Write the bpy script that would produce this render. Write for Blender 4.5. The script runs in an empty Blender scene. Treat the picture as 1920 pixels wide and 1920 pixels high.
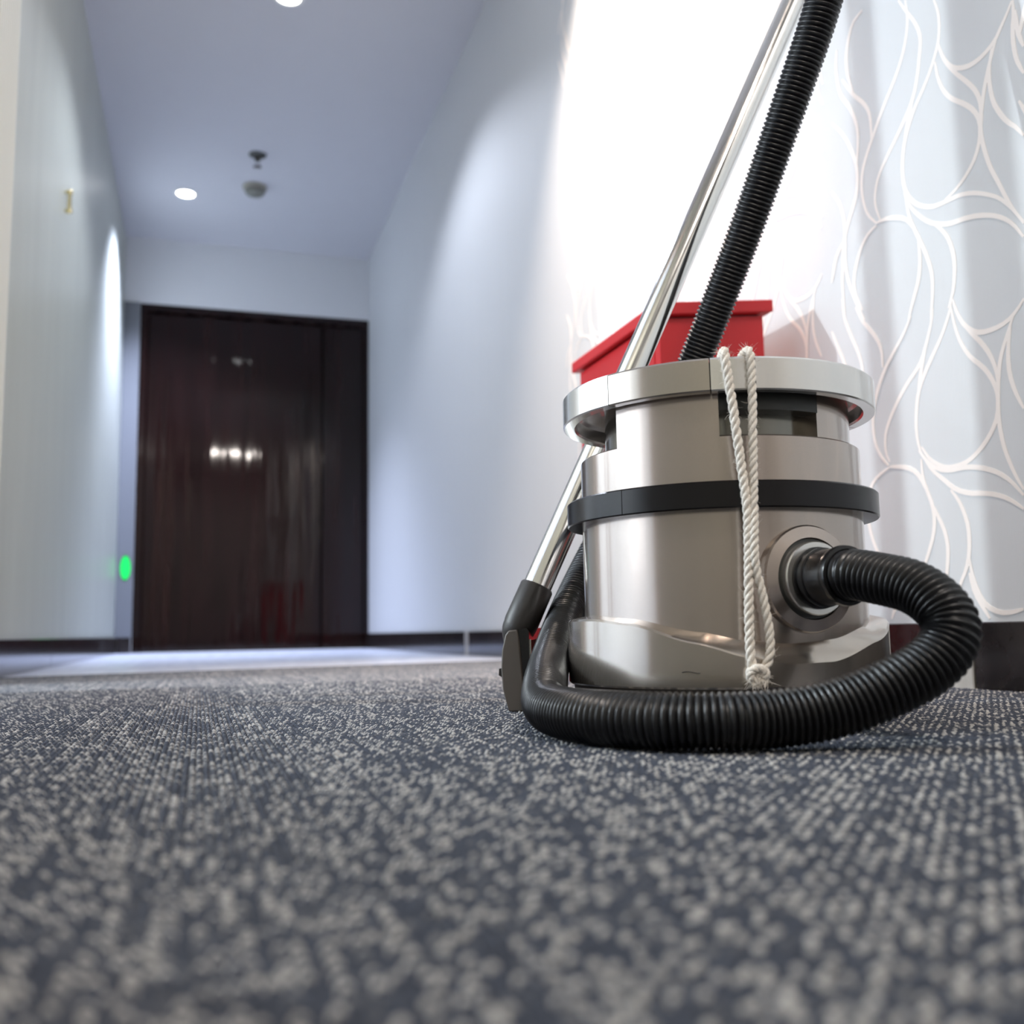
import bpy, math, random
import numpy as np
from mathutils import Vector, Matrix

random.seed(7)
sc = bpy.context.scene
COL = sc.collection

# ------------------------------------------------------------------ camera
F_PX, YAW, PITCH, ROLL, EYE = 1854.0, .3068, .1198, -.0175, .087
fw = Vector((math.sin(YAW)*math.cos(PITCH), math.cos(YAW)*math.cos(PITCH), math.sin(PITCH)))
rg = Vector((math.cos(YAW), -math.sin(YAW), 0)); up = rg.cross(fw)
cr, sr = math.cos(ROLL), math.sin(ROLL)
rx, ux = cr*rg+sr*up, -sr*rg+cr*up
cd = bpy.data.cameras.new('camera'); cam = bpy.data.objects.new('camera', cd); COL.objects.link(cam)
cd.sensor_width = 36; cd.lens = 36*F_PX/1920; cd.clip_start = .01
m = Matrix((rx, ux, -fw)).transposed().to_4x4(); m.translation = (0, 0, EYE); cam.matrix_world = m
cd.dof.use_dof = True; cd.dof.focus_distance = .96; cd.dof.aperture_fstop = 5.2
sc.camera = cam

# ------------------------------------------------------------------ world, lights, exposure
w = bpy.data.worlds.new('world'); sc.world = w; w.use_nodes = True
w.node_tree.nodes['Background'].inputs[0].default_value = (.80, .88, 1, 1)
w.node_tree.nodes['Background'].inputs[1].default_value = .9
vs = sc.view_settings
vs.view_transform = 'Standard'; vs.look = 'None'; vs.gamma = 1; vs.use_curve_mapping = False; vs.exposure = 0.18

def light(kind, name, loc, energy, color, aim=None, **kw):
    d = bpy.data.lights.new(name, kind); d.energy = energy; d.color = color
    for k, v in kw.items(): setattr(d, k, v)
    o = bpy.data.objects.new(name, d); COL.objects.link(o); o.location = loc
    if aim is not None:
        o.rotation_euler = (Vector(aim)-Vector(loc)).to_track_quat('-Z', 'Y').to_euler()
    return o

XL, XR, HC, YE, YB = -.449, .972, 2.416, 5.953, -2.6
COOL, WARM = (.72, .82, 1.0), (1.0, .90, .82)
# ceiling downlights of the corridor (the two in view get their fixtures further down)
light('SPOT', 'downlight_lamp_far', (-.11, 5.265, HC-.02), 380, (.66, .74, 1.0), (-.38, 5.35, 0), spot_size=1.8, spot_blend=.95, shadow_soft_size=.035)
light('SPOT', 'downlight_lamp_mid', (.269, 3.455, HC-.02), 60, (.80, .86, 1.0), (.269, 3.455, 0), spot_size=2.2, spot_blend=.5, shadow_soft_size=.035)
light('SPOT', 'downlight_lamp_near', (.66, 2.10, HC-.02), 320, (1, .85, .73), (.93, 2.10, .5), spot_size=1.25, spot_blend=1., shadow_soft_size=.04)
light('SPOT', 'downlight_lamp_over_camera', (.20, -.10, HC-.02), 14, (1, .82, .68), (.20, -.10, 0), spot_size=2.3, spot_blend=.6, shadow_soft_size=.04)
# round ceiling lamp further back in the corridor, then the two added side lights
light('AREA', 'ceiling_lamp_back', (.36, -.9, HC-.03), 32, (1, .91, .84), (.36, -.9, 0), shape='DISK', size=.28)
light('POINT', 'added_side_light', (-1.9, 2.0, 1.3), 150, (.84, .94, 1.0), shadow_soft_size=.012)  # unseen source added to throw the stripe shadows on the right wall
light('AREA', 'added_side_fill', (-2.45, 1.2, 1.25), 5, (.92, .95, 1.0), (.9, 1.2, .9), shape='RECTANGLE', size=.8, size_y=1.9)  # added area light for soft fill and reflections, no window stands there

# ------------------------------------------------------------------ helpers
def mat(name, col, rough=.5, metal=0., coat=0., coat_rough=.05, spec=.5, sheen=0.):
    m = bpy.data.materials.new(name); m.use_nodes = True
    b = m.node_tree.nodes['Principled BSDF']
    b.inputs['Base Color'].default_value = (*col, 1); b.inputs['Roughness'].default_value = rough
    b.inputs['Metallic'].default_value = metal; b.inputs['Coat Weight'].default_value = coat
    b.inputs['Coat Roughness'].default_value = coat_rough; b.inputs['Specular IOR Level'].default_value = spec
    b.inputs['Sheen Weight'].default_value = sheen
    return m
class NT:
    def __init__(s, m): s.t = m.node_tree; s.b = s.t.nodes['Principled BSDF']
    def n(s, typ, ins=None, **kw):
        x = s.t.nodes.new(typ)
        for k, v in kw.items(): setattr(x, k, v)
        for k, v in (ins or {}).items():
            if hasattr(v, 'is_output'): s.t.links.new(v, x.inputs[k])
            else: x.inputs[k].default_value = v
        return x
    def to(s, out, name): s.t.links.new(out, s.b.inputs[name])
    def math(s, op, a, b=0., c=0.):
        return s.n('ShaderNodeMath', {0: a, 1: b, 2: c}, operation=op).outputs[0]
    def pos(s, scale=(1, 1, 1)):
        g = s.n('ShaderNodeNewGeometry')
        return s.n('ShaderNodeMapping', {'Vector': g.outputs['Position'], 'Scale': scale}).outputs[0]
    def noise(s, scale, vec, detail=3., rough=.5):
        return s.n('ShaderNodeTexNoise', {'Vector': vec, 'Scale': scale, 'Detail': detail, 'Roughness': rough}).outputs[0]
    def ramp(s, fac, stops):
        r = s.n('ShaderNodeValToRGB', {0: fac}); e = r.color_ramp.elements
        while len(e) < len(stops): e.new(.5)
        for i, (p, c) in enumerate(stops): e[i].position = p; e[i].color = (*c, 1)
        return r.outputs[0]
    def mix(s, fac, a, b):
        x = s.n('ShaderNodeMix', data_type='RGBA')
        for k, v in ((0, fac), (6, a), (7, b)):
            if hasattr(v, 'is_output'): s.t.links.new(v, x.inputs[k])
            else: x.inputs[k].default_value = v if k == 0 else (*v, 1)
        return x.outputs[2]
    def bump(s, h, dist, strength=1.):
        s.to(s.n('ShaderNodeBump', {'Height': h, 'Distance': dist, 'Strength': strength}).outputs[0], 'Normal')

class MB:
    """collects vertices and faces for one mesh object"""
    def __init__(s): s.v = []; s.f = []
    def add(s, vs, fs):
        k = len(s.v); s.v += [tuple(p) for p in vs]; s.f += [tuple(i+k for i in f) for f in fs]; return s
    def box(s, a, b, bev=0.):
        (x0, y0, z0), (x1, y1, z1) = a, b
        if bev <= 0:
            P = [(x, y, z) for x in (x0, x1) for y in (y0, y1) for z in (z0, z1)]
            return s.add(P, [(0, 1, 3, 2), (4, 6, 7, 5), (0, 4, 5, 1), (2, 3, 7, 6), (0, 2, 6, 4), (1, 5, 7, 3)])
        # bevelled: three nested slabs as a convex polyhedron (24 verts)
        e = bev; V = []; idx = {}
        for ax in range(3):
            for sx in (0, 1):
                for sy in (0, 1):
                    for sz in (0, 1):
                        p = [(x0, x1)[sx], (y0, y1)[sy], (z0, z1)[sz]]
                        for o in range(3):
                            if o != ax: p[o] += e if (sx, sy, sz)[o] == 0 else -e
                        idx[ax, sx, sy, sz] = len(V); V.append(p)
        Fs = []
        for ax in range(3):
            for t in (0, 1):
                o = [i for i in range(3) if i != ax]; q = []
                for a_, b_ in ((0, 0), (1, 0), (1, 1), (0, 1)):
                    k = [0, 0, 0]; k[ax] = t; k[o[0]] = a_; k[o[1]] = b_; q.append(idx[(ax, *k)])
                Fs.append(q)
        for ax in range(3):
            o = [i for i in range(3) if i != ax]
            for a_ in (0, 1):
                for b_ in (0, 1):
                    k0 = [0, 0, 0]; k0[o[0]] = a_; k0[o[1]] = b_; k1 = k0[:]; k1[ax] = 1
                    Fs.append([idx[(o[0], *k0)], idx[(o[0], *k1)], idx[(o[1], *k1)], idx[(o[1], *k0)]])
        for sx in (0, 1):
            for sy in (0, 1):
                for sz in (0, 1): Fs.append([idx[ax, sx, sy, sz] for ax in range(3)])
        return s.add(V, Fs)
    def grid(s, rows, closed_u=False, closed_v=False):
        nr, nc = len(rows), len(rows[0]); k = [p for r_ in rows for p in r_]; fs = []
        for i in range(nr if closed_u else nr-1):
            for j in range(nc if closed_v else nc-1):
                a, b = i, (i+1) % nr; c, d = j, (j+1) % nc
                fs.append((a*nc+c, a*nc+d, b*nc+d, b*nc+c))
        return s.add(k, fs)
    def fan(s, ring, flip=False):
        r_ = list(range(len(ring))); return s.add(ring, [tuple(r_[::-1] if flip else r_)])
    def prism(s, poly, fn, a, b):
        """poly 2-D outline extruded from a to b; fn(u, v, t) gives the point"""
        n = len(poly); A = [fn(u, v, a) for u, v in poly]; B = [fn(u, v, b) for u, v in poly]
        return s.add(A+B, [tuple(range(n-1, -1, -1)), tuple(range(n, 2*n))]+[(i, (i+1) % n, n+(i+1) % n, n+i) for i in range(n)])
    def build(s, name, material, parent=None, smooth=False, angle=40, kind=None):
        me = bpy.data.meshes.new(name); me.from_pydata(s.v, [], s.f); me.validate(); me.update()
        import bmesh
        bm = bmesh.new(); bm.from_mesh(me); bmesh.ops.recalc_face_normals(bm, faces=bm.faces); bm.to_mesh(me); bm.free()
        me.materials.append(material)
        if smooth:
            me.shade_smooth(); me.set_sharp_from_angle(angle=math.radians(angle))
        o = bpy.data.objects.new(name, me); COL.objects.link(o)
        if parent is not None: o.parent = parent
        if kind: o['kind'] = kind
        return o
def thing(name, label, cat, loc=(0, 0, 0), rz=0., group=None):
    o = bpy.data.objects.new(name, None); COL.objects.link(o); o.location = loc; o.rotation_euler = (0, 0, rz)
    o['label'] = label; o['category'] = cat
    if group: o['group'] = group
    return o
def tag(o, label, cat):
    o['label'] = label; o['category'] = cat; return o
def catmull(P, n):
    P = [Vector(p) for p in P]; Q = [2*P[0]-P[1]]+P+[2*P[-1]-P[-2]]; out = []
    for i in range(1, len(Q)-2):
        a, b, c, d = Q[i-1:i+3]
        for k in range(n):
            t = k/n
            out.append(.5*((2*b)+(c-a)*t+(2*a-5*b+4*c-d)*t*t+(3*b-a-3*c+d)*t**3))
    return out+[P[-1]]
def resample(P, step):
    L = [0.]
    for a, b in zip(P, P[1:]): L.append(L[-1]+(b-a).length)
    n = max(2, int(round(L[-1]/step))); out = []; j = 0
    for i in range(n+1):
        d = L[-1]*i/n
        while j < len(L)-2 and L[j+1] < d: j += 1
        t = (d-L[j])/max(1e-9, L[j+1]-L[j]); out.append(P[j].lerp(P[j+1], t))
    return out
def frames(P):
    out = []; t0 = (P[1]-P[0]).normalized(); n = t0.orthogonal().normalized()
    for i in range(len(P)):
        t = (P[min(i+1, len(P)-1)]-P[max(i-1, 0)]).normalized()
        n = (n-t*n.dot(t)).normalized(); out.append((t, n, t.cross(n)))
    return out
def tube(mb, P, rad, seg=16, caps=True):
    fr = frames(P); rows = []
    for i, (p, (t, n, b)) in enumerate(zip(P, fr)):
        r_ = rad[i] if isinstance(rad, (list, tuple)) else rad
        rows.append([p+(n*math.cos(2*math.pi*k/seg)+b*math.sin(2*math.pi*k/seg))*r_ for k in range(seg)])
    mb.grid(rows, closed_v=True)
    if caps: mb.fan(rows[0]); mb.fan(rows[-1], True)
    return mb

# ------------------------------------------------------------------ materials
def wall_paint(name, col, streak, rough, streak_scale):
    m = mat(name, col, rough); t = NT(m)
    n1 = t.noise(1., t.pos((streak_scale, streak_scale, 1.2)), 4., .6)
    t.to(t.mix(n1, tuple(c*(1-streak) for c in col), tuple(min(1, c*(1+streak)) for c in col)), 'Base Color')
    n2 = t.noise(1., t.pos((420, 420, 60)), 2.)
    t.bump(n2, .0006, .5); return m
M_left = wall_paint('fabric_wallpaper_grey', (.50, .52, .46), .14, .36, 9)
M_right = wall_paint('wallpaper_pale_grey', (.66, .67, .68), .02, .5, 30)
M_end = wall_paint('end_wall_paint', (.66, .67, .68), .02, .55, 10)
M_ceil = wall_paint('ceiling_paint', (.58, .58, .60), .02, .7, 5)
M_vine = mat('printed_vine_cream', (.94, .87, .82), .45)
M_rib = mat('ribbed_casing_cream', (.74, .74, .66), .45)

def base_tile(name, c0, c1, rough):
    m = mat(name, c0, rough, coat=.25, coat_rough=.06, spec=.3); t = NT(m)
    n = t.noise(14., t.pos((1, 1, 1)), 6., .6); t.to(t.ramp(n, [(.35, c0), (.75, c1)]), 'Base Color'); return m
M_tile_dark = base_tile('dark_stone_tile', (.010, .008, .009), (.035, .028, .028), .12)
M_tile_pale = base_tile('pale_stone_tile', (.40, .37, .34), (.55, .52, .48), .3)

# carpet: one colour per loop, rows along the corridor
PX, PY = .0042, .0045
M_carpet = mat('loop_carpet', (.2, .2, .22), .95, spec=.15); t = NT(M_carpet)
g = t.n('ShaderNodeNewGeometry'); sx = t.n('ShaderNodeSeparateXYZ', {0: g.outputs['Position']})
cx = t.math('FLOOR', t.math('DIVIDE', sx.outputs[0], PX))
odd = t.math('MULTIPLY', t.math('FLOORED_MODULO', cx, 2.), .5)
cy = t.math('FLOOR', t.math('ADD', t.math('DIVIDE', sx.outputs[1], PY), odd))
cell = t.n('ShaderNodeCombineXYZ', {0: cx, 1: cy}).outputs[0]
wn = t.n('ShaderNodeTexWhiteNoise', {'Vector': cell}, noise_dimensions='2D')
patch = t.noise(.10, cell, 2., .6)
colv = t.n('ShaderNodeCombineXYZ', {0: cx, 1: t.math('MULTIPLY', cy, .018)}).outputs[0]
streak = t.noise(.55, colv, 2., .7)
par = t.math('MULTIPLY', t.math('FLOORED_MODULO', t.math('ADD', cx, cy), 2.), -.42)
val = t.math('ADD', par, t.math('ADD', t.math('ADD', t.math('MULTIPLY', wn.outputs[0], .85), t.math('MULTIPLY', patch, .45)), t.math('MULTIPLY', streak, .95)))
c_loop = t.ramp(val, [(0., (.044, .052, .072)), (.98/1.6, (.075, .088, .118)), (1.13/1.6, (.150, .158, .175)), (1.22/1.6, (.47, .465, .45)), (1., (.62, .61, .59))])
c_loop.node.color_ramp.elements[0].position = 0
t.t.links.new(t.math('DIVIDE', val, 1.6), c_loop.node.inputs[0])
fibre = t.noise(1., t.pos((2600, 900, 2600)), 2.)
t.to(t.mix(t.math('MULTIPLY', fibre, .5), c_loop, (.05, .05, .06)), 'Base Color')
t.bump(fibre, .0006, .6)

M_pale_floor = mat('pale_bluish_floor', (.62, .65, .74), .35); t = NT(M_pale_floor)
t.to(t.ramp(t.noise(1., t.pos((26, 3, 1)), 4.), [(.3, (.52, .55, .66)), (.7, (.70, .73, .82))]), 'Base Color')

M_door = mat('dark_lacquered_wood', (.012, .005, .004), .4, coat=.6, coat_rough=.05, spec=.03); t = NT(M_door)
gr = t.noise(1., t.pos((22, 22, 1.3)), 5., .6)
t.to(t.ramp(gr, [(.3, (.004, .001, .001)), (.75, (.014, .004, .0035))]), 'Base Color')
bn = t.n('ShaderNodeBump', {'Height': t.noise(1., t.pos((15, 15, 1.1)), 2.), 'Distance': .0045, 'Strength': .5}).outputs[0]
t.to(bn, 'Normal'); t.to(bn, 'Coat Normal')

def silver(name, col, rough):
    m = mat(name, col, rough, metal=.88, coat=.6, coat_rough=.06); t = NT(m)
    sp = t.noise(1900., t.pos(), 1.)
    t.to(t.mix(sp, tuple(c*.86 for c in col), tuple(min(1, c*1.12) for c in col)), 'Base Color')
    t.to(t.math('ADD', t.math('MULTIPLY', t.noise(9., t.pos((1, 1, .25)), 3.), .10), rough-.05), 'Roughness')
    return m
M_body = silver('champagne_silver_plastic', (.48, .41, .365), .20)
M_rim = silver('pale_silver_plastic', (.78, .76, .73), .24)
M_base = silver('warm_silver_plastic', (.50, .445, .39), .20)
M_drum = silver('dark_silver_plastic', (.20, .19, .165), .22)
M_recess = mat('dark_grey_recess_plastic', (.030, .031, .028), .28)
M_band = mat('glossy_black_plastic', (.006, .005, .006), .25, spec=.35)
M_hose = mat('black_hose_plastic', (.004, .004, .005), .34, spec=.5)
t = NT(M_hose); t.to(t.math('ADD', t.math('MULTIPLY', t.noise(60., t.pos(), 4.), .22), .22), 'Roughness')
M_black = mat('black_connector_plastic', (.009, .009, .010), .22)
M_sleeve = mat('matt_black_plastic', (.022, .019, .017), .45)
M_tool = mat('dusty_grey_plastic', (.080, .068, .058), .5)
M_chrome = mat('chrome', (.80, .79, .76), .12, metal=1.)
t = NT(M_chrome); t.to(t.math('ADD', t.math('MULTIPLY', t.noise(40., t.pos(), 4.), .10), .08), 'Roughness')
M_red = mat('red_enamel', (.52, .006, .010), .45)
M_dkred = mat('dark_red_plastic', (.20, .01, .01), .4)
M_rope = mat('cotton_rope', (.80, .74, .66), .9, sheen=.3)
t = NT(M_rope); t.to(t.ramp(t.noise(1., t.pos((900, 900, 900)), 3.), [(.3, (.64, .57, .49)), (.65, (.90, .86, .79))]), 'Base Color')
M_brass = mat('brass', (.72, .62, .34), .25, metal=1.)
M_white = mat('white_fixture', (.78, .77, .72), .5)
M_steel = mat('dull_steel', (.10, .10, .09), .4, metal=.7)
M_wood = mat('doorway_timber', (.35, .25, .18), .5)
def emit(name, col, s):
    m = mat(name, (0, 0, 0), .5); b = m.node_tree.nodes['Principled BSDF']
    b.inputs['Emission Color'].default_value = (*col, 1); b.inputs['Emission Strength'].default_value = s; return m
M_lamp = emit('lamp_lens', (.95, .97, 1), 12)
M_led = emit('green_led', (.0, 1., .16), 1.1)

# ------------------------------------------------------------------ the setting
def struct(mb, name, m, **k): return mb.build(name, m, kind='structure', **k)
fl = struct(MB().add([(XL, YB, 0), (XR, YB, 0), (XR, 2.93, 0), (XL, 2.60, 0)], [(0, 1, 2, 3)]), 'floor', M_carpet)
lf = MB().add([(XL, 2.60, 0), (XR, 2.93, 0), (XR, YE, 0), (XL, YE, 0)], [(0, 1, 2, 3)]).build('far_floor', M_pale_floor, fl)  # far part of the floor, paler and bluer than the carpet
lf['label'] = 'pale bluish floor in front of the dark door'
# loops of the carpet
nx0, nx1 = math.ceil(XL/PX), math.floor(XR/PX); Y0, Y1 = .06, 1.80
K = 5
ix = np.arange(nx0, nx1); iy = np.arange(int(Y0/PY), int(Y1/PY))
gx, gy = np.meshgrid(ix, iy); gx = gx.ravel(); gy = gy.ravel(); N = gx.size
rs = np.random.RandomState(3)
cxw = (gx+.5)*PX+rs.uniform(-.0003, .0003, N); cyw = (gy+.5-.5*(gx % 2))*PY+rs.uniform(-.0003, .0003, N)
hh = .0023+rs.uniform(-.0006, .0006, N)
an = np.arange(K)*2*math.pi/K
tm = [(1.0*math.cos(a), 1.0*math.sin(a), 0.) for a in an]+[(.72*math.cos(a), .72*math.sin(a), .72) for a in an]+[(0, 0, 1.)]
tm = np.array(tm); V = np.empty((N, 2*K+1, 3), np.float32)
V[:, :, 0] = cxw[:, None]+tm[None, :, 0]*.00205; V[:, :, 1] = cyw[:, None]+tm[None, :, 1]*.0022; V[:, :, 2] = .0003+tm[None, :, 2]*hh[:, None]
q = [[k, (k+1) % K, K+(k+1) % K, K+k] for k in range(K)]; tr = [[K+k, K+(k+1) % K, 2*K] for k in range(K)]
loop1 = np.array([i for f_ in q+tr for i in f_]); st1 = np.array([4*k for k in range(K)]+[4*K+3*k for k in range(K)])
nl = loop1.size; nf = 2*K
me = bpy.data.meshes.new('carpet_loops'); me.vertices.add(N*(2*K+1)); me.vertices.foreach_set('co', V.ravel())
me.loops.add(N*nl); me.loops.foreach_set('vertex_index', (loop1[None, :]+np.arange(N)[:, None]*(2*K+1)).ravel().astype(np.int32))
me.polygons.add(N*nf); me.polygons.foreach_set('loop_start', (st1[None, :]+np.arange(N)[:, None]*nl).ravel().astype(np.int32))
me.polygons.foreach_set('use_smooth', np.ones(N*nf, bool)); me.update(calc_edges=True); me.materials.append(M_carpet)
cl = bpy.data.objects.new('carpet_loops', me); COL.objects.link(cl); cl.parent = fl; cl['kind'] = 'stuff'

struct(MB().box((-3.2, YB-.1, HC), (XR+.1, YE+.1, HC+.1)), 'ceiling', M_ceil)
wr = struct(MB().box((XR, YB, 0), (XR+.1, YE+.1, HC)), 'wall_right', M_right)
O0, O1, OH = .62, 2.20, 2.12        # doorway in the left wall, beside the camera
struct(MB().box((XL-.1, O1, 0), (XL, YE+.1, HC)).box((XL-.1, YB, 0), (XL, O0, HC)).box((XL-.1, O0, OH), (XL, O1, HC)), 'wall_left', M_left)
DX0, DH = -.359, 2.022
struct(MB().box((XL, YE, 0), (DX0, YE+.1, HC)).box((DX0, YE, DH), (XR, YE+.1, HC)), 'wall_end', M_end)
struct(MB().box((XL, YB-.1, 0), (XR, YB, HC)), 'wall_back', M_end)
# the room across the doorway
struct(MB().add([(-3.1, .0, 0), (XL, .0, 0), (XL, 2.9, 0), (-3.1, 2.9, 0)], [(0, 1, 2, 3)]), 'floor_side_room', M_pale_floor)
struct(MB().box((-3.1, -.1, 0), (XL-.1, 0, HC)).box((-3.1, 2.9, 0), (XL-.1, 3.0, HC)).box((-3.2, -.1, 0), (-3.1, 3.0, HC)), 'wall_side_room', M_end)
d2 = struct(MB().box((XL-.105, O0, 0), (XL+.006, O0+.05, OH)).box((XL-.105, O1-.05, 0), (XL+.006, O1, OH)).box((XL-.105, O0+.05, OH-.05), (XL+.006, O1-.05, OH)), 'door_2', M_wood)
for ya, yb in ((1.5955, 1.6205), (1.474, 1.514)): MB().box((XL-.03, ya, 0), (XL-.005, yb, OH-.05)).build('stripe_post', M_wood, d2)  # unseen posts added to cast the two wall stripes
# dark door closing the corridor
d1 = bpy.data.objects.new('door_1', None); COL.objects.link(d1); d1['kind'] = 'structure'
d1.location = (0, YE, 0)
MB().box((DX0+.045, .035, .005), (.690, .075, DH-.045), .003).build('door_leaf', M_door, d1)
MB().box((.700, .030, .005), (XR-.03, .075, DH-.045), .003).build('side_leaf', M_door, d1)
MB().box((DX0, .004, 0), (DX0+.042, .10, DH)).box((XR-.028, .004, 0), (XR-.0005, .10, DH)).box((DX0+.042, .004, DH-.042), (XR-.028, .10, DH)).box((DX0, .09, 0), (XR, .12, DH)).build('door_frame', M_door, d1)

def baseboard(name, x0, x1, segs):
    o = bpy.data.objects.new(name, None); COL.objects.link(o); o['kind'] = 'structure'
    for a, b, m in segs: MB().box((x0, a, .0), (x1, b, .088), .0015).build('tile', m, o)
    return o
D_, P_ = M_tile_dark, M_tile_pale
baseboard('baseboard_right', XR-.012, XR-.0002, [(-1.2, -.1, D_), (-.097, 1.057, D_), (1.061, 1.118, P_), (1.121, 2.36, D_), (2.363, 3.598, D_), (3.602, 3.655, P_), (3.659, 4.80, D_), (4.803, YE-.002, D_)])
baseboard('baseboard_left', XL+.0002, XL+.012, [(2.47, 3.40, D_), (3.403, 4.60, D_), (4.603, YE-.014, D_)])
baseboard('baseboard_end', XL+.012, DX0-.002, []) 
bb = bpy.data.objects['baseboard_end']; MB().box((XL+.0125, YE-.012, 0), (DX0-.002, YE-.0002, .088), .0015).build('tile', D_, bb)

MB().box((XL+.0005, YE-.010, .0885), (DX0-.0005, YE-.0002, DH), .001).build('shade_strip', mat('grey_shade_strip', (.16, .17, .19), .5), kind='structure')  # dark strip added where the end wall beside the door lies in shade
# ribbed casing on the left wall beside the doorway
tr1 = struct(MB().box((XL, O1+.02, 0), (XL+.006, 2.456, HC-.001)), 'trim_1', M_rib)
for k in range(11):
    y = O1+.026+k*.0218
    MB().box((XL+.006, y, .002), (XL+.014, y+.011, HC-.002), .0015).build('rib', M_rib, tr1)

# printed vines of the wallpaper: ribbons lying on the wall
VINES = "1112,997 1110,964 1120,929 1140,898 1173,864 1201,831 1225,798 1234,773 1233,743 1224,715 1205,693;1266,960 1240,920 1218,894 1206,871 1204,842 1206,825;1126,1006 1113,982 1095,950 1087,922 1092,894 1100,865 1113,839 1145,807 1173,784 1194,763 1204,741 1205,720 1197,696;1056,961 1050,941 1049,918 1054,894 1069,868 1088,846 1107,828 1123,806 1135,782 1141,753 1140,722 1130,700 1114,683 1088,669 1062,665 1037,663 1013,656 988,643 967,628 947,604 933,581;1102,861 1117,829 1128,804 1136,777;1053,893 1048,873 1037,852 1023,839 1002,830 981,829 963,834 951,841 942,851 932,861 923,873;1062,871 1059,847 1050,822 1036,802 1016,784 999,765 991,747 991,729 996,713 1006,697 1023,683 1042,673 1062,668;1053,886 1043,860 1026,834 1007,810 994,791 987,771 987,750 990,733 987,708 979,677 967,649 958,627 945,601 933,583;953,837 962,822 971,802 980,779 985,758 989,742;961,831 967,809 969,787 966,762 958,742 946,722 934,709 922,691;922,873 922,855 925,838 926,816 923,792 914,769;919,857 918,829 911,803;1141,715 1134,694 1115,668 1090,646 1059,632 1028,627 999,619 972,606 951,588 935,564;1139,709 1135,679 1127,656 1115,629 1104,602 1097,575 1098,547 1105,510;1090,648 1069,625 1058,604 1053,578 1055,555 1060,534 1070,516;1205,694 1182,691 1157,682 1139,671 1127,653;1205,690 1225,685 1243,671 1257,649 1266,625 1264,600 1250,571;1119,633 1118,603 1124,575 1137,550 1150,524;1298,902 1274,873 1256,841 1244,808 1243,780 1249,755 1261,736 1276,714 1287,688 1291,656 1295,630 1294,569;1309,790 1289,759 1281,727 1282,700 1285,665 1280,630 1263,586 1246,554;1206,1042 1229,1037 1241,1022 1251,994 1251,960 1240,922;1274,1016 1279,984 1272,940 1250,903 1237,868 1236,840 1243,802;1322,640 1306,678 1282,697;1144,529 1161,508 1186,486 1207,466 1225,441 1238,412 1242,387 1239,359 1227,336 1213,321;1266,581 1251,554 1236,536 1220,515 1212,494 1212,470;1100,525 1103,511 1117,480 1133,454 1161,433 1185,411 1205,387 1216,366 1217,342 1210,326;1063,527 1070,508 1086,483 1105,461 1124,439 1139,415 1146,390 1149,362 1146,337 1139,321;1117,480 1130,448 1141,411;1147,332 1130,312 1110,299 1088,294 1065,294 1044,291 1023,285 1001,275 983,261 967,243;1141,336 1126,316 1103,302 1084,298 1058,300 1036,310 1017,325 1003,342 997,359 996,379 1003,399 1016,418 1036,437 1049,456 1058,477 1064,503 1066,521;1062,527 1054,502 1041,481 1023,468 1006,464 985,464 968,468 953,477 942,487;1052,497 1035,473 1016,451 1003,431 995,408 994,385;959,474 972,451 985,426 991,405 995,379 997,350 995,325 990,302 981,278 973,262 966,250;966,461 973,431 974,403 968,377 956,350;1139,323 1124,301 1102,283 1081,267 1056,258 1035,255 1012,250 990,241 968,226;1143,319 1142,292 1134,269 1127,251 1125,231 1129,210 1138,191 1148,173 1159,157;1127,253 1117,233 1107,213 1103,193 1104,177 1110,149 1121,126;1090,267 1077,251 1068,232 1063,213 1063,192 1066,174 1072,158 1082,143 1091,125;1065,174 1062,151 1054,128 1044,112 1030,103 1013,99 996,100 981,103;1067,153 1060,128 1047,107 1037,92;1211,319 1187,315 1165,308 1149,295 1134,269;1211,318 1233,311 1250,301 1260,286 1267,255 1259,215 1238,174;1227,95 1218,110 1198,124;1298,606 1295,573 1282,541 1268,512 1260,488 1256,454;1330,561 1315,528 1300,496 1290,457"
mbv = MB(); vk = 0
for c in VINES.split(';'):
    P0 = [Vector((0, int(a)/1000, int(b)/1000)) for a, b in (p.split(',') for p in c.split())]
    P1 = resample(catmull(P0, 5), .011)
    n = len(P1); rows = []
    for i, p in enumerate(P1):
        tt = (P1[min(i+1, n-1)]-P1[max(i-1, 0)]).normalized(); nn = Vector((0, -tt.z, tt.y))
        wd = .0015+.0020*math.sin(math.pi*min(1, max(0, i/(n-1))))**.6
        rows.append((p-nn*wd, p+nn*wd))
    for ky in range(-4, 4):
        for kz in (0, 1):
            dy, dz = ky*.405, kz*1.004+(.1775 if ky % 2 else 0)
            V = []; vk += 1; xo = XR-.0004-.0000011*(vk % 397)
            for a, b in rows:
                for p, xx in ((a, XR-.0001), (a, xo), (b, xo), (b, XR-.0001)): V.append((xx, p.y+dy, p.z+dz))
            if ky == 0 and kz == 0 or (min(v[2] for v in V) > .09 and max(v[2] for v in V) < HC-.01 and max(v[1] for v in V) < YE-.02):
                fs = []
                for i in range(n-1):
                    for j in range(3): fs.append((4*i+j, 4*i+j+1, 4*i+j+5, 4*i+j+4))
                mbv.add(V, fs)
vo = mbv.build('vine_print', M_vine, wr); vo['kind'] = 'stuff'

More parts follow.
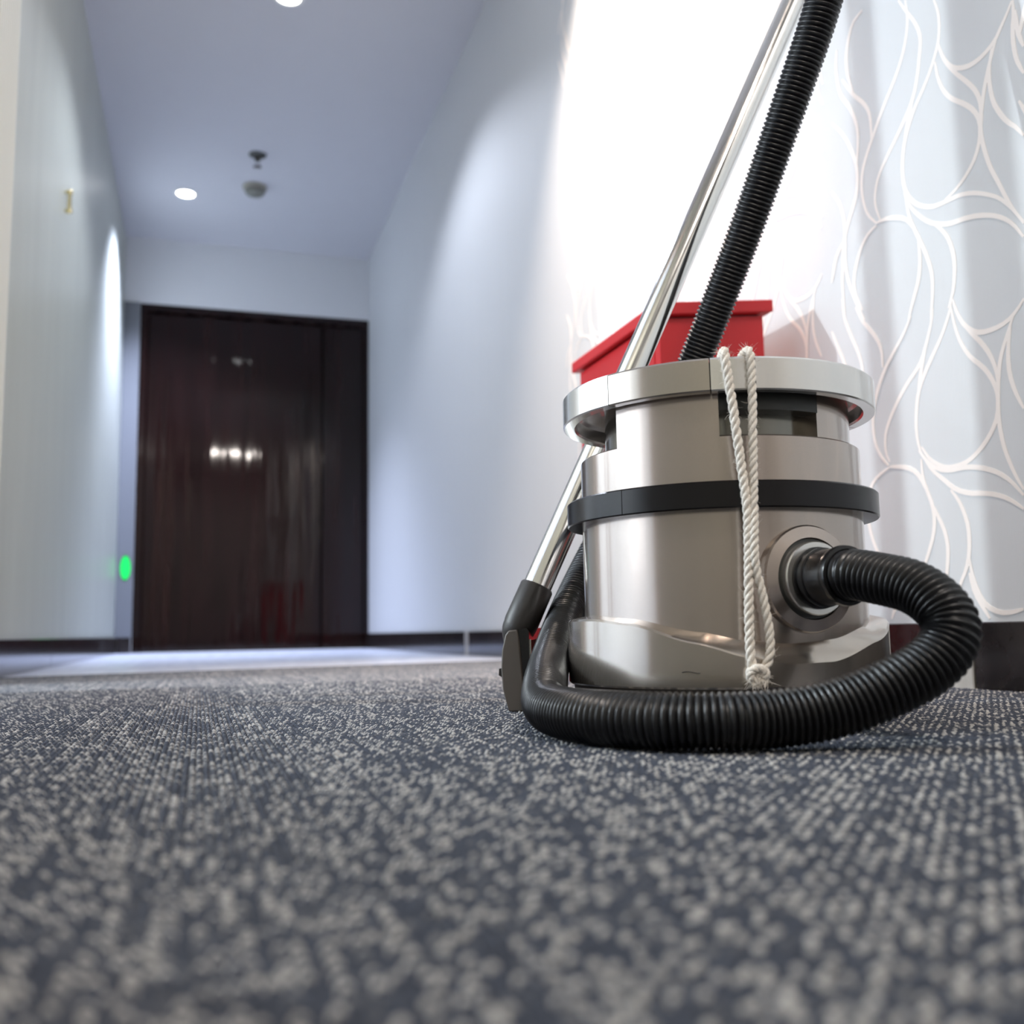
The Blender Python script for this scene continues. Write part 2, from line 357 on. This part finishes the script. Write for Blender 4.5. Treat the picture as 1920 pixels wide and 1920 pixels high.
# ------------------------------------------------------------------ ceiling fixtures and wall fittings
def lathe(prof, seg=32, c=(0, 0, 0)):
    mb = MB(); rows = [[(c[0]+r_*math.cos(2*math.pi*k/seg), c[1]+r_*math.sin(2*math.pi*k/seg), c[2]+z) for k in range(seg)] for r_, z in prof]
    mb.grid(rows, closed_v=True); mb.fan(rows[0]); mb.fan(rows[-1]); return mb
for (x, y, lab) in ((-.11, 5.265, 'round glowing ceiling downlight nearest the dark door, beside the smoke detector'), (.269, 3.455, 'glowing ceiling downlight cut off by the top edge of the picture')):
    o = thing('ceiling_downlight', lab, 'downlight', (x, y, HC), group='recessed ceiling downlights')
    rows = [[(r_*math.cos(2*math.pi*k/32), r_*math.sin(2*math.pi*k/32), z) for k in range(32)] for r_, z in ((.058, -.0005), (.058, -.004), (.052, -.007), (.046, -.007), (.044, -.001))]
    MB().grid(rows, closed_v=True, closed_u=True).build('trim_ring', M_white, o, True)
    lathe([(.0435, -.0008), (.0435, -.004), (.03, -.006), (.01, -.0068)]).build('lens', M_lamp, o, True)
o = thing('sprinkler_head', 'small dark ceiling sprinkler head between downlights and smoke detector', 'sprinkler', (.229, 4.731, HC))
lathe([(.042, -.0005), (.042, -.004), (.030, -.012), (.012, -.014)]).build('escutcheon', M_steel, o, True)
lathe([(.011, -.0135), (.011, -.032), (.008, -.036)]).build('body', M_steel, o, True)
MB().box((-.013, -.003, -.060), (-.009, .003, -.034)).box((.009, -.003, -.060), (.013, .003, -.034)).box((-.013, -.003, -.036), (.013, .003, -.032)).build('frame_arms', M_chrome, o)
lathe([(.006, -.060), (.020, -.061), (.020, -.063), (.004, -.065)]).build('deflector', M_chrome, o, True)
o = thing('smoke_detector', 'beige round smoke detector on the ceiling above the dark door', 'smoke detector', (.235, 5.092, HC))
M_beige = mat('aged_beige_plastic', (.36, .34, .28), .5)
lathe([(.062, -.0005), (.062, -.014), (.056, -.018)]).build('base', M_beige, o, True)
lathe([(.050, -.0185), (.050, -.034), (.040, -.046), (.020, -.050)]).build('sensor_cap', mat('sensor_grey', (.20, .20, .17), .5), o, True)
o = thing('wall_bolt', 'small brass upright bar fixed high on the left wall', 'wall bar', (XL, 3.408, 1.484))
tube(MB(), [Vector((.014, 0, 0)), Vector((.014, 0, .072))], .0065, 12).build('bar', M_brass, o, True)
for z in (.004, .068):
    tube(MB(), [Vector((.0005, 0, z)), Vector((.014, 0, z))], .005, 12).build('stand_off', M_brass, o, True)
    lathe([(.003, -.009), (.009, -.006), (.011, 0), (.009, .006), (.003, .009)], 14, (.014, 0, z)).build('knob', M_brass, o, True)
o = thing('exit_light', 'small glowing green guide light low on the wall left of the dark door', 'light', (-.400, YE, .477))
ov = [(math.cos(k*math.pi/16), math.sin(k*math.pi/16)) for k in range(32)]
MB().prism(ov, lambda u, v, t_: (u*.030, t_, v*.072), -.010, -.0003).build('housing', M_steel, o)
MB().prism(ov, lambda u, v, t_: (u*.026, t_, v*.066), -.014, -.0102).build('lit_panel', M_led, o)

# ------------------------------------------------------------------ red extinguisher box
bx0, bx1, by0, by1 = .699, .890, 1.402, 1.750
o = thing('extinguisher_box', 'red metal fire extinguisher box with sloping lid behind the vacuum cleaner', 'box', (bx0, by0, 0))
W, L = bx1-bx0, by1-by0
def ztop(x): return .583+.108*x
mb = MB(); V = []
for (x, y) in ((0, 0), (W, 0), (W, L), (0, L)): V += [(x, y, .012), (x, y, ztop(x))]
mb.add(V, [(0, 2, 4, 6), (1, 7, 5, 3), (0, 1, 3, 2), (2, 3, 5, 4), (4, 5, 7, 6), (6, 7, 1, 0)]); mb.build('cabinet', M_red, o)
def slab(x0, x1, y0, y1, za, zb):
    V = []
    for (x, y) in ((x0, y0), (x1, y0), (x1, y1), (x0, y1)): V += [(x, y, ztop(x)+za), (x, y, ztop(x)+zb)]
    return MB().add(V, [(0, 2, 4, 6), (1, 7, 5, 3), (0, 1, 3, 2), (2, 3, 5, 4), (4, 5, 7, 6), (6, 7, 1, 0)])
lid = slab(-.013, W+.013, -.014, L+.014, .003, .024).build('lid', M_red, o)
bv = lid.modifiers.new('bevel', 'BEVEL'); bv.width = .0025; bv.segments = 2
slab(.006, W-.006, .006, L-.006, .0, .0032).build('lid_seal', M_sleeve, o)
MB().box((-.0015, .02, .06), (-.0002, L-.02, .55), .0004).build('door_panel', M_red, o)
MB().box((.006, .006, 0), (W-.006, L-.006, .0118)).build('plinth', M_dkred, o)

# ------------------------------------------------------------------ vacuum cleaner
AX, AY, RZ = .4806, .8510, math.atan2(-.4901, .8717)
vac = thing('vacuum_cleaner', 'silver canister vacuum cleaner with black ribbed hose and chrome wand on the carpet', 'vacuum cleaner', (AX, AY, 0), RZ)
cz, sz_ = math.cos(RZ), math.sin(RZ)
def loc(p):                       # world point -> the vacuum's own frame
    x, y = p[0]-AX, p[1]-AY; return Vector((x*cz+y*sz_, -x*sz_+y*cz, p[2]))
def pol(th, r_, z): a = math.radians(th); return Vector((r_*math.sin(a), -r_*math.cos(a), z))
def arc(prof, t0, t1, step=2.):
    """closed profile (r, z) swept from angle t0 to t1 (0 faces the camera)"""
    n = max(1, int(math.ceil(abs(t1-t0)/step))); full = abs(t1-t0) > 359.9; mb = MB()
    rows = [[pol(t0+(t1-t0)*i/n, r_, z) for r_, z in prof] for i in range(n if full else n+1)]
    mb.grid(rows, closed_u=full, closed_v=True)
    if not full: mb.fan(rows[0]); mb.fan(rows[-1], True)
    return mb
RB, RR, RN, RO = .1325, .1490, .1470, .1490
arc([(RB, .050), (RB, .1858), (.110, .1858), (.110, .050)], 0, 360).build('tank', M_body, vac, True)
arc([(RB, .2070), (RB, .2480), (RB-.0012, .2492), (.100, .2492), (.100, .2070)], 0, 360).build('motor_housing', M_body, vac, True)
arc([(.108, .2492), (.108, .3030), (.010, .3030), (.010, .2492)], 0, 360).build('inner_drum', M_drum, vac, True)
for a, b, rp, zp in ((-41, 1.4, RB+.0003, .2085), (44.5, 84, .1245, .2485), (138, 222, RB+.0003, .2085)):
    arc([(rp, zp), (rp, .2965), (.106, .2965), (.106, zp)], a, b).build('pillar', M_body, vac, True)
# two colour steps in the recess to the right of the front pillar: a darker shroud under the rim
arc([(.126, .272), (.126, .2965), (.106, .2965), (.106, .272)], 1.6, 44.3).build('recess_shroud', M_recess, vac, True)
def zi(t, tab):
    t = (t+180) % 360-180
    for (a, x), (b, y) in zip(tab, tab[1:]):
        if a <= t <= b: s_ = (t-a)/(b-a); s_ = s_*s_*(3-2*s_)*.5+s_*.5; return x+(y-x)*s_
T_in = [(-180, .1000), (-60, .1000), (-36, .0960), (-10, .0845), (8.5, .0763), (24, .0735), (43, .0765), (64, .0860), (95, .0980), (180, .1000)]
T_out = [(-180, .0965), (-60, .0965), (-49, .0962), (-31, .0915), (-9, .0758), (7.3, .0640), (21, .0585), (36, .0595), (59, .0745), (90, .0930), (180, .0965)]
rows = []
for k in range(180):
    th = -180+2*k; zo_, zn = zi(th, T_out), zi(th, T_in)
    rows.append([pol(th, r_, z) for r_, z in ((RO-.0015, .0368), (RO, .0385), (RO, zo_-.002), (RO-.0016, zo_), (RB-.001, zn), (.112, zn), (.112, .0368))])
base = MB().grid(rows, closed_u=True, closed_v=True).build('base', M_base, vac, True, 28)
arc([(.1440, .0366), (.1440, .0300), (.1400, .0130), (.100, .0130), (.100, .0366)], 0, 360).build('bumper', M_tool, base, True)
for th in (-135, -45, 45, 135):
    p = pol(th, .112, .0135); d = pol(th+90, 1, 0)
    tube(MB(), [p-d*.009, p-d*.007, p+d*.007, p+d*.009], [.011, .0135, .0135, .011], 18).build('caster', M_black, base, True)
prim = [(RR, .2850), (RR, .3108), (.1475, .3126), (.100, .3136), (.100, .3010), (.1330, .3000), (.1355, .2975), (.1365, .2860), (.1380, .2842), (.1478, .2838)]
for a, b, m_ in ((-37.9, -1.2, M_base), (-.8, 13.2, M_rim), (13.6, 110.0, M_rim), (110.4, 321.7, M_rim)):
    arc(prim, a, b).build('rim', m_, vac, True, 30)
arc([(.1470, .2870), (.1470, .3090), (.1400, .3090), (.1400, .2870)], 0, 360).build('rim_core', M_recess, vac, True)
rows = [[pol(k*5, r_, z) for k in range(72)] for r_, z in ((.0995, .3040), (.0995, .3140), (.07, .3160), (.03, .3170), (.004, .3172))]
MB().grid(rows, closed_v=True).build('lid', M_rim, vac, True)
pband = [(RN-.001, .1850), (RN, .1862), (RN, .2068), (RN-.0015, .2082), (.128, .2090), (.128, .1850)]
for a, b in ((-33.9, 7.4), (7.7, 160), (160.3, 325.8)):
    arc(pband, a, b).build('clamp_band', M_band, vac, True, 30)
# hose port
TP = 32.5; ax = pol(TP, 1, 0); sd = Vector((ax.y, -ax.x, 0)); ZP = .1262
def port(prof, seg=48):
    mb = MB(); rows = [[ax*s_+Vector((0, 0, ZP))+(sd*math.cos(2*math.pi*k/seg)+Vector((0, 0, 1))*math.sin(2*math.pi*k/seg))*r_ for k in range(seg)] for s_, r_ in prof]
    mb.grid(rows, closed_v=True); mb.fan(rows[0]); mb.fan(rows[-1]); return mb
pt = port([(.105, .0455), (.1345, .0455), (.1362, .0442), (.1388, .0345), (.1340, .0335), (.1340, .030)]).build('hose_port', M_body, vac, True, 25)
port([(.1335, .0335), (.1372, .0335), (.1372, .030)]).build('gasket', M_recess, pt, True)
port([(.1335, .0310), (.1440, .0308), (.1452, .0300), (.1452, .0262)]).build('collar', M_rim, pt, True, 25)
cn = port([(.140, .0258), (.1475, .0258), (.1480, .0240), (.1530, .0238), (.1535, .0246), (.1550, .0246), (.1555, .0232), (.1750, .0226), (.1755, .0240), (.1790, .0246), (.1825, .0240), (.1830, .0212), (.1810, .0200)]).build('connector', M_black, vac, True, 35)
for k in range(4):
    a = math.radians(188+k*7); c = ax*.165+Vector((0, 0, ZP))+(sd*math.cos(a)+Vector((0, 0, 1))*math.sin(a))*.0231
    MB().box(c-Vector((.0035, .0035, .0005)), c+Vector((.0035, .0035, .0005)), .0002).build('grip_rib', M_black, cn)
pe = ax*.179+Vector((0, 0, ZP)); p1 = ax*.190+Vector((0, 0, ZP+.0003))
HW = [(0.4967, 0.6381, 0.1219), (0.5037, 0.6114, 0.1145), (0.5074, 0.5907, 0.1016), (0.5071, 0.5780, 0.0858), (0.4984, 0.5743, 0.0700), (0.4803, 0.5766, 0.0553), (0.4531, 0.5838, 0.0420), (0.4211, 0.5943, 0.0302), (.3816, .6056, .0240), (.3421, .6161, .0232), (.3080, .6392, .0230), (.2818, .6795, .0230), (.2720, .7300, .0232), (.2745, .7800, .0255), (0.2916, 0.8331, 0.0377), (0.3352, 0.9381, 0.0590), (0.3869, 1.0325, 0.1013), (0.4281, 1.0825, 0.1466), (0.4635, 1.1020, 0.1959), (.505, 1.0960, .2664), (.5353, 1.0600, .3342), (.559, 1.0178, .4140), (.5856, .9522, .5321), (.6044, .8902, .6410), (.6262, .8375, .7527), (.645, .800, .880), (.675, .790, 1.02), (.735, .815, 1.19), (.815, .890, 1.31), (.880, .965, 1.345), (.921, 1.005, 1.335)]
hp = resample(catmull([pe, p1]+[loc(p) for p in HW], 12), .0050/6)
cyc = 6
rad = []
for i in range(len(hp)):
    ph = (i/cyc) % 1.; rad.append(.0176+.0027*(.5+.5*math.cos(2*math.pi*ph))**.8)
tube(MB(), hp, rad, 28).build('hose', M_hose, vac, True, 80)
# wand leaning on the wall, its sleeve and the floor head
wa, wb = Vector((.3537, 1.0339, .1322)), Vector((.7193, 1.0229, .8916)); wd = (wb-wa).normalized()
def wp(t_): return loc(wa+wd*t_)
wand = tube(MB(), [wp(-.03), wp(1.12)], .0158, 40).build('wand', M_chrome, vac, True)
tube(MB(), [wp(-.044), wp(-.040), wp(.002), wp(.004)], [.0185, .0190, .0186, .0172], 32).build('sleeve', M_sleeve, wand, True)
hp2 = catmull([wp(1.10), wp(1.20), wp(1.27), loc(wa+wd*1.335+Vector((.012, 0, -.012))), loc((.949, 1.018, 1.345)), loc((.930, 1.010, 1.338)), loc((.915, 1.000, 1.334))], 6)
tube(MB(), hp2, .0195, 24).build('handle', M_sleeve, wand, True)
HO = Vector((.3185, 1.0310, 0)); hl = Vector((.496, .868, 0)); hw_ = Vector((.868, -.496, 0))
def hp_(u, z, l): return loc(HO+hw_*u+hl*l+Vector((0, 0, z)))
cov = [(.003, .002), (-.003, .025), (-.0045, .046), (-.0035, .066), (.0005, .083), (.004, .0875), (.0135, .0885), (.0155, .080), (.0185, .045), (.0205, .020), (.0195, .002)]
fh = MB().prism(cov, hp_, -.012, .15).build('floor_head', M_tool, vac, True, 30)
bv = fh.modifiers.new('bevel', 'BEVEL'); bv.width = .0015; bv.segments = 2
sole = [(.0138, .0886), (.0240, .0900), (.0262, .086), (.0262, .001), (.0200, .001), (.0208, .020), (.0188, .045), (.0158, .080)]
MB().prism(sole, hp_, -.010, .15).build('sole_plate', M_black, fh, True, 30)
MB().prism([(.0262, .050), (.0262, .078), (.0275, .078), (.0275, .050)], hp_, -.006, .14).build('metal_strip', M_chrome, fh)
MB().prism([(.0275, .062), (.0275, .078), (.040, .076), (.040, .066)], hp_, .02, .09).build('pedal', M_dkred, fh)
MB().prism([(.0262, .006), (.0262, .016), (.034, .014), (.034, .008)], hp_, -.004, .14).build('brush_strip', M_rope, fh)
MB().prism([(-.0085, .040), (-.003, .037), (-.003, .048), (-.008, .047)], hp_, -.006, .004).build('wheel_stub', M_sleeve, fh)
nk = catmull([wp(-.036), wp(-.044), loc((.3318, 1.0370, .086)), loc((.3338, 1.0420, .070)), loc((.3345, 1.046, .055))], 6)
tube(MB(), nk, [.0184-.0075*max(0, (i-8)/16) for i in range(len(nk))], 24).build('neck', M_sleeve, fh, True)

sf = [pol(t_, RO+.0002, z_) for t_, z_ in ((-13.6, .0508), (-12.2, .0515), (-10.6, .0512), (-9.2, .0503), (-8.4, .0500), (-7.9, .0503))]
tube(MB(), catmull(sf, 4), .0004, 5).build('scuff_mark', M_sleeve, base)
# ------------------------------------------------------------------ rope tied round the rim
rope = thing('rope', 'off-white braided cotton rope tied over the rim of the vacuum cleaner', 'rope', (AX, AY, 0), RZ)
def strand_tube(mb, path, R0=.0020, r0=.00215, pitch=.0210):
    P = resample(path, .0012); fr = frames(P); s = 0.
    for ph in (0, 1, 2):
        Q = []
        for i, (p, (t, n, b)) in enumerate(zip(P, fr)):
            a = 2*math.pi*(i*.0012/pitch+ph/3)+.5*math.sin(i*.043)+.3*math.sin(i*.11+ph); Q.append(p+(n*math.cos(a)+b*math.sin(a))*R0)
        tube(mb, Q, r0, 8)
    return P, fr
pa = catmull([pol(3.2, .120, .3170), pol(3.6, .138, .3185), pol(3.9, .1500, .3165), pol(4.0, .1535, .3080), pol(4.7, .1535, .2900), pol(5.6, .1530, .2680), pol(6.9, .1520, .2330), pol(8.0, .1515, .2040), pol(8.6, .1520, .1850), pol(8.6, .1520, .1650), pol(8.3, .1522, .1400), pol(7.7, .1525, .1000), pol(7.5, .1535, .0650), pol(8.2, .1545, .0500)], 10)
pb = catmull([pol(11.0, .120, .3170), pol(11.3, .138, .3185), pol(11.6, .1500, .3165), pol(11.7, .1535, .3080), pol(11.7, .1535, .2800), pol(11.3, .1530, .2450), pol(10.9, .1520, .2060), pol(10.6, .1530, .1850), pol(10.3, .1545, .1700), pol(9.9, .1555, .1450), pol(10.6, .1535, .1300), pol(12.1, .1530, .1107), pol(13.4, .1535, .0850), pol(13.2, .1540, .0640), pol(10.6, .1545, .0500)], 10)
fz = MB()
for nm, path in (('strand', pa), ('strand', pb)):
    mb = MB(); P, fr = strand_tube(mb, path, *((.0020, .00215) if path is pa else (.0019, .0020))); mb.build(nm, M_rope, rope, True, 70)
    for k in range(150):
        i = random.randrange(len(P)) if k > 45 else random.randrange(10, 34)
        t, n, b = fr[i]; a = random.uniform(0, 6.28); d = n*math.cos(a)+b*math.sin(a)
        p = P[i]+d*.003; e = (d+t*random.uniform(-1, 1)*.9).normalized(); l = random.uniform(.002, .006 if k > 45 else .008)
        q = p+e*l*.5+Vector((random.uniform(-1, 1), random.uniform(-1, 1), random.uniform(-1, 1)))*l*.15
        tube(fz, [p, q, q+(e+t*random.uniform(-.8, .8))*l*.5], [.00014, .00011, .00006], 3, False)
# knot with frayed ends
kc = pol(9.2, .1560, .0490); kt = pol(99, 1, 0); kr = pol(9.2, 1, 0)
K = []
for i in range(40):
    a = 2*math.pi*i/40*2.2; K.append(kc+kt*.0062*math.cos(a)+Vector((0, 0, 1))*.0052*math.sin(a)+kr*(.0028*math.sin(a*.5+.6)))
mb = MB(); strand_tube(mb, K, .0017, .0021, .013); mb.build('knot', M_rope, rope, True, 70)
for k in range(260):
    a = random.gauss(0, .75); s0 = kc+kt*random.uniform(-.007, .007)+Vector((0, 0, random.uniform(-.006, .003)))+kr*random.uniform(-.001, .004)
    d = (Vector((0, 0, -1))*math.cos(a)+kt*math.sin(a)+kr*random.uniform(-.1, .5)).normalized(); l = random.uniform(.003, .0095)
    e = s0+d*l*.5; e2 = e+(d+kt*random.uniform(-.5, .5)+kr*random.uniform(-.3, .3))*l*.5
    tube(fz, [s0, e, e2], [.00030, .00024, .0001], 4, False)
fo = fz.build('fibres', M_rope, rope, True, 80); fo['kind'] = 'stuff'
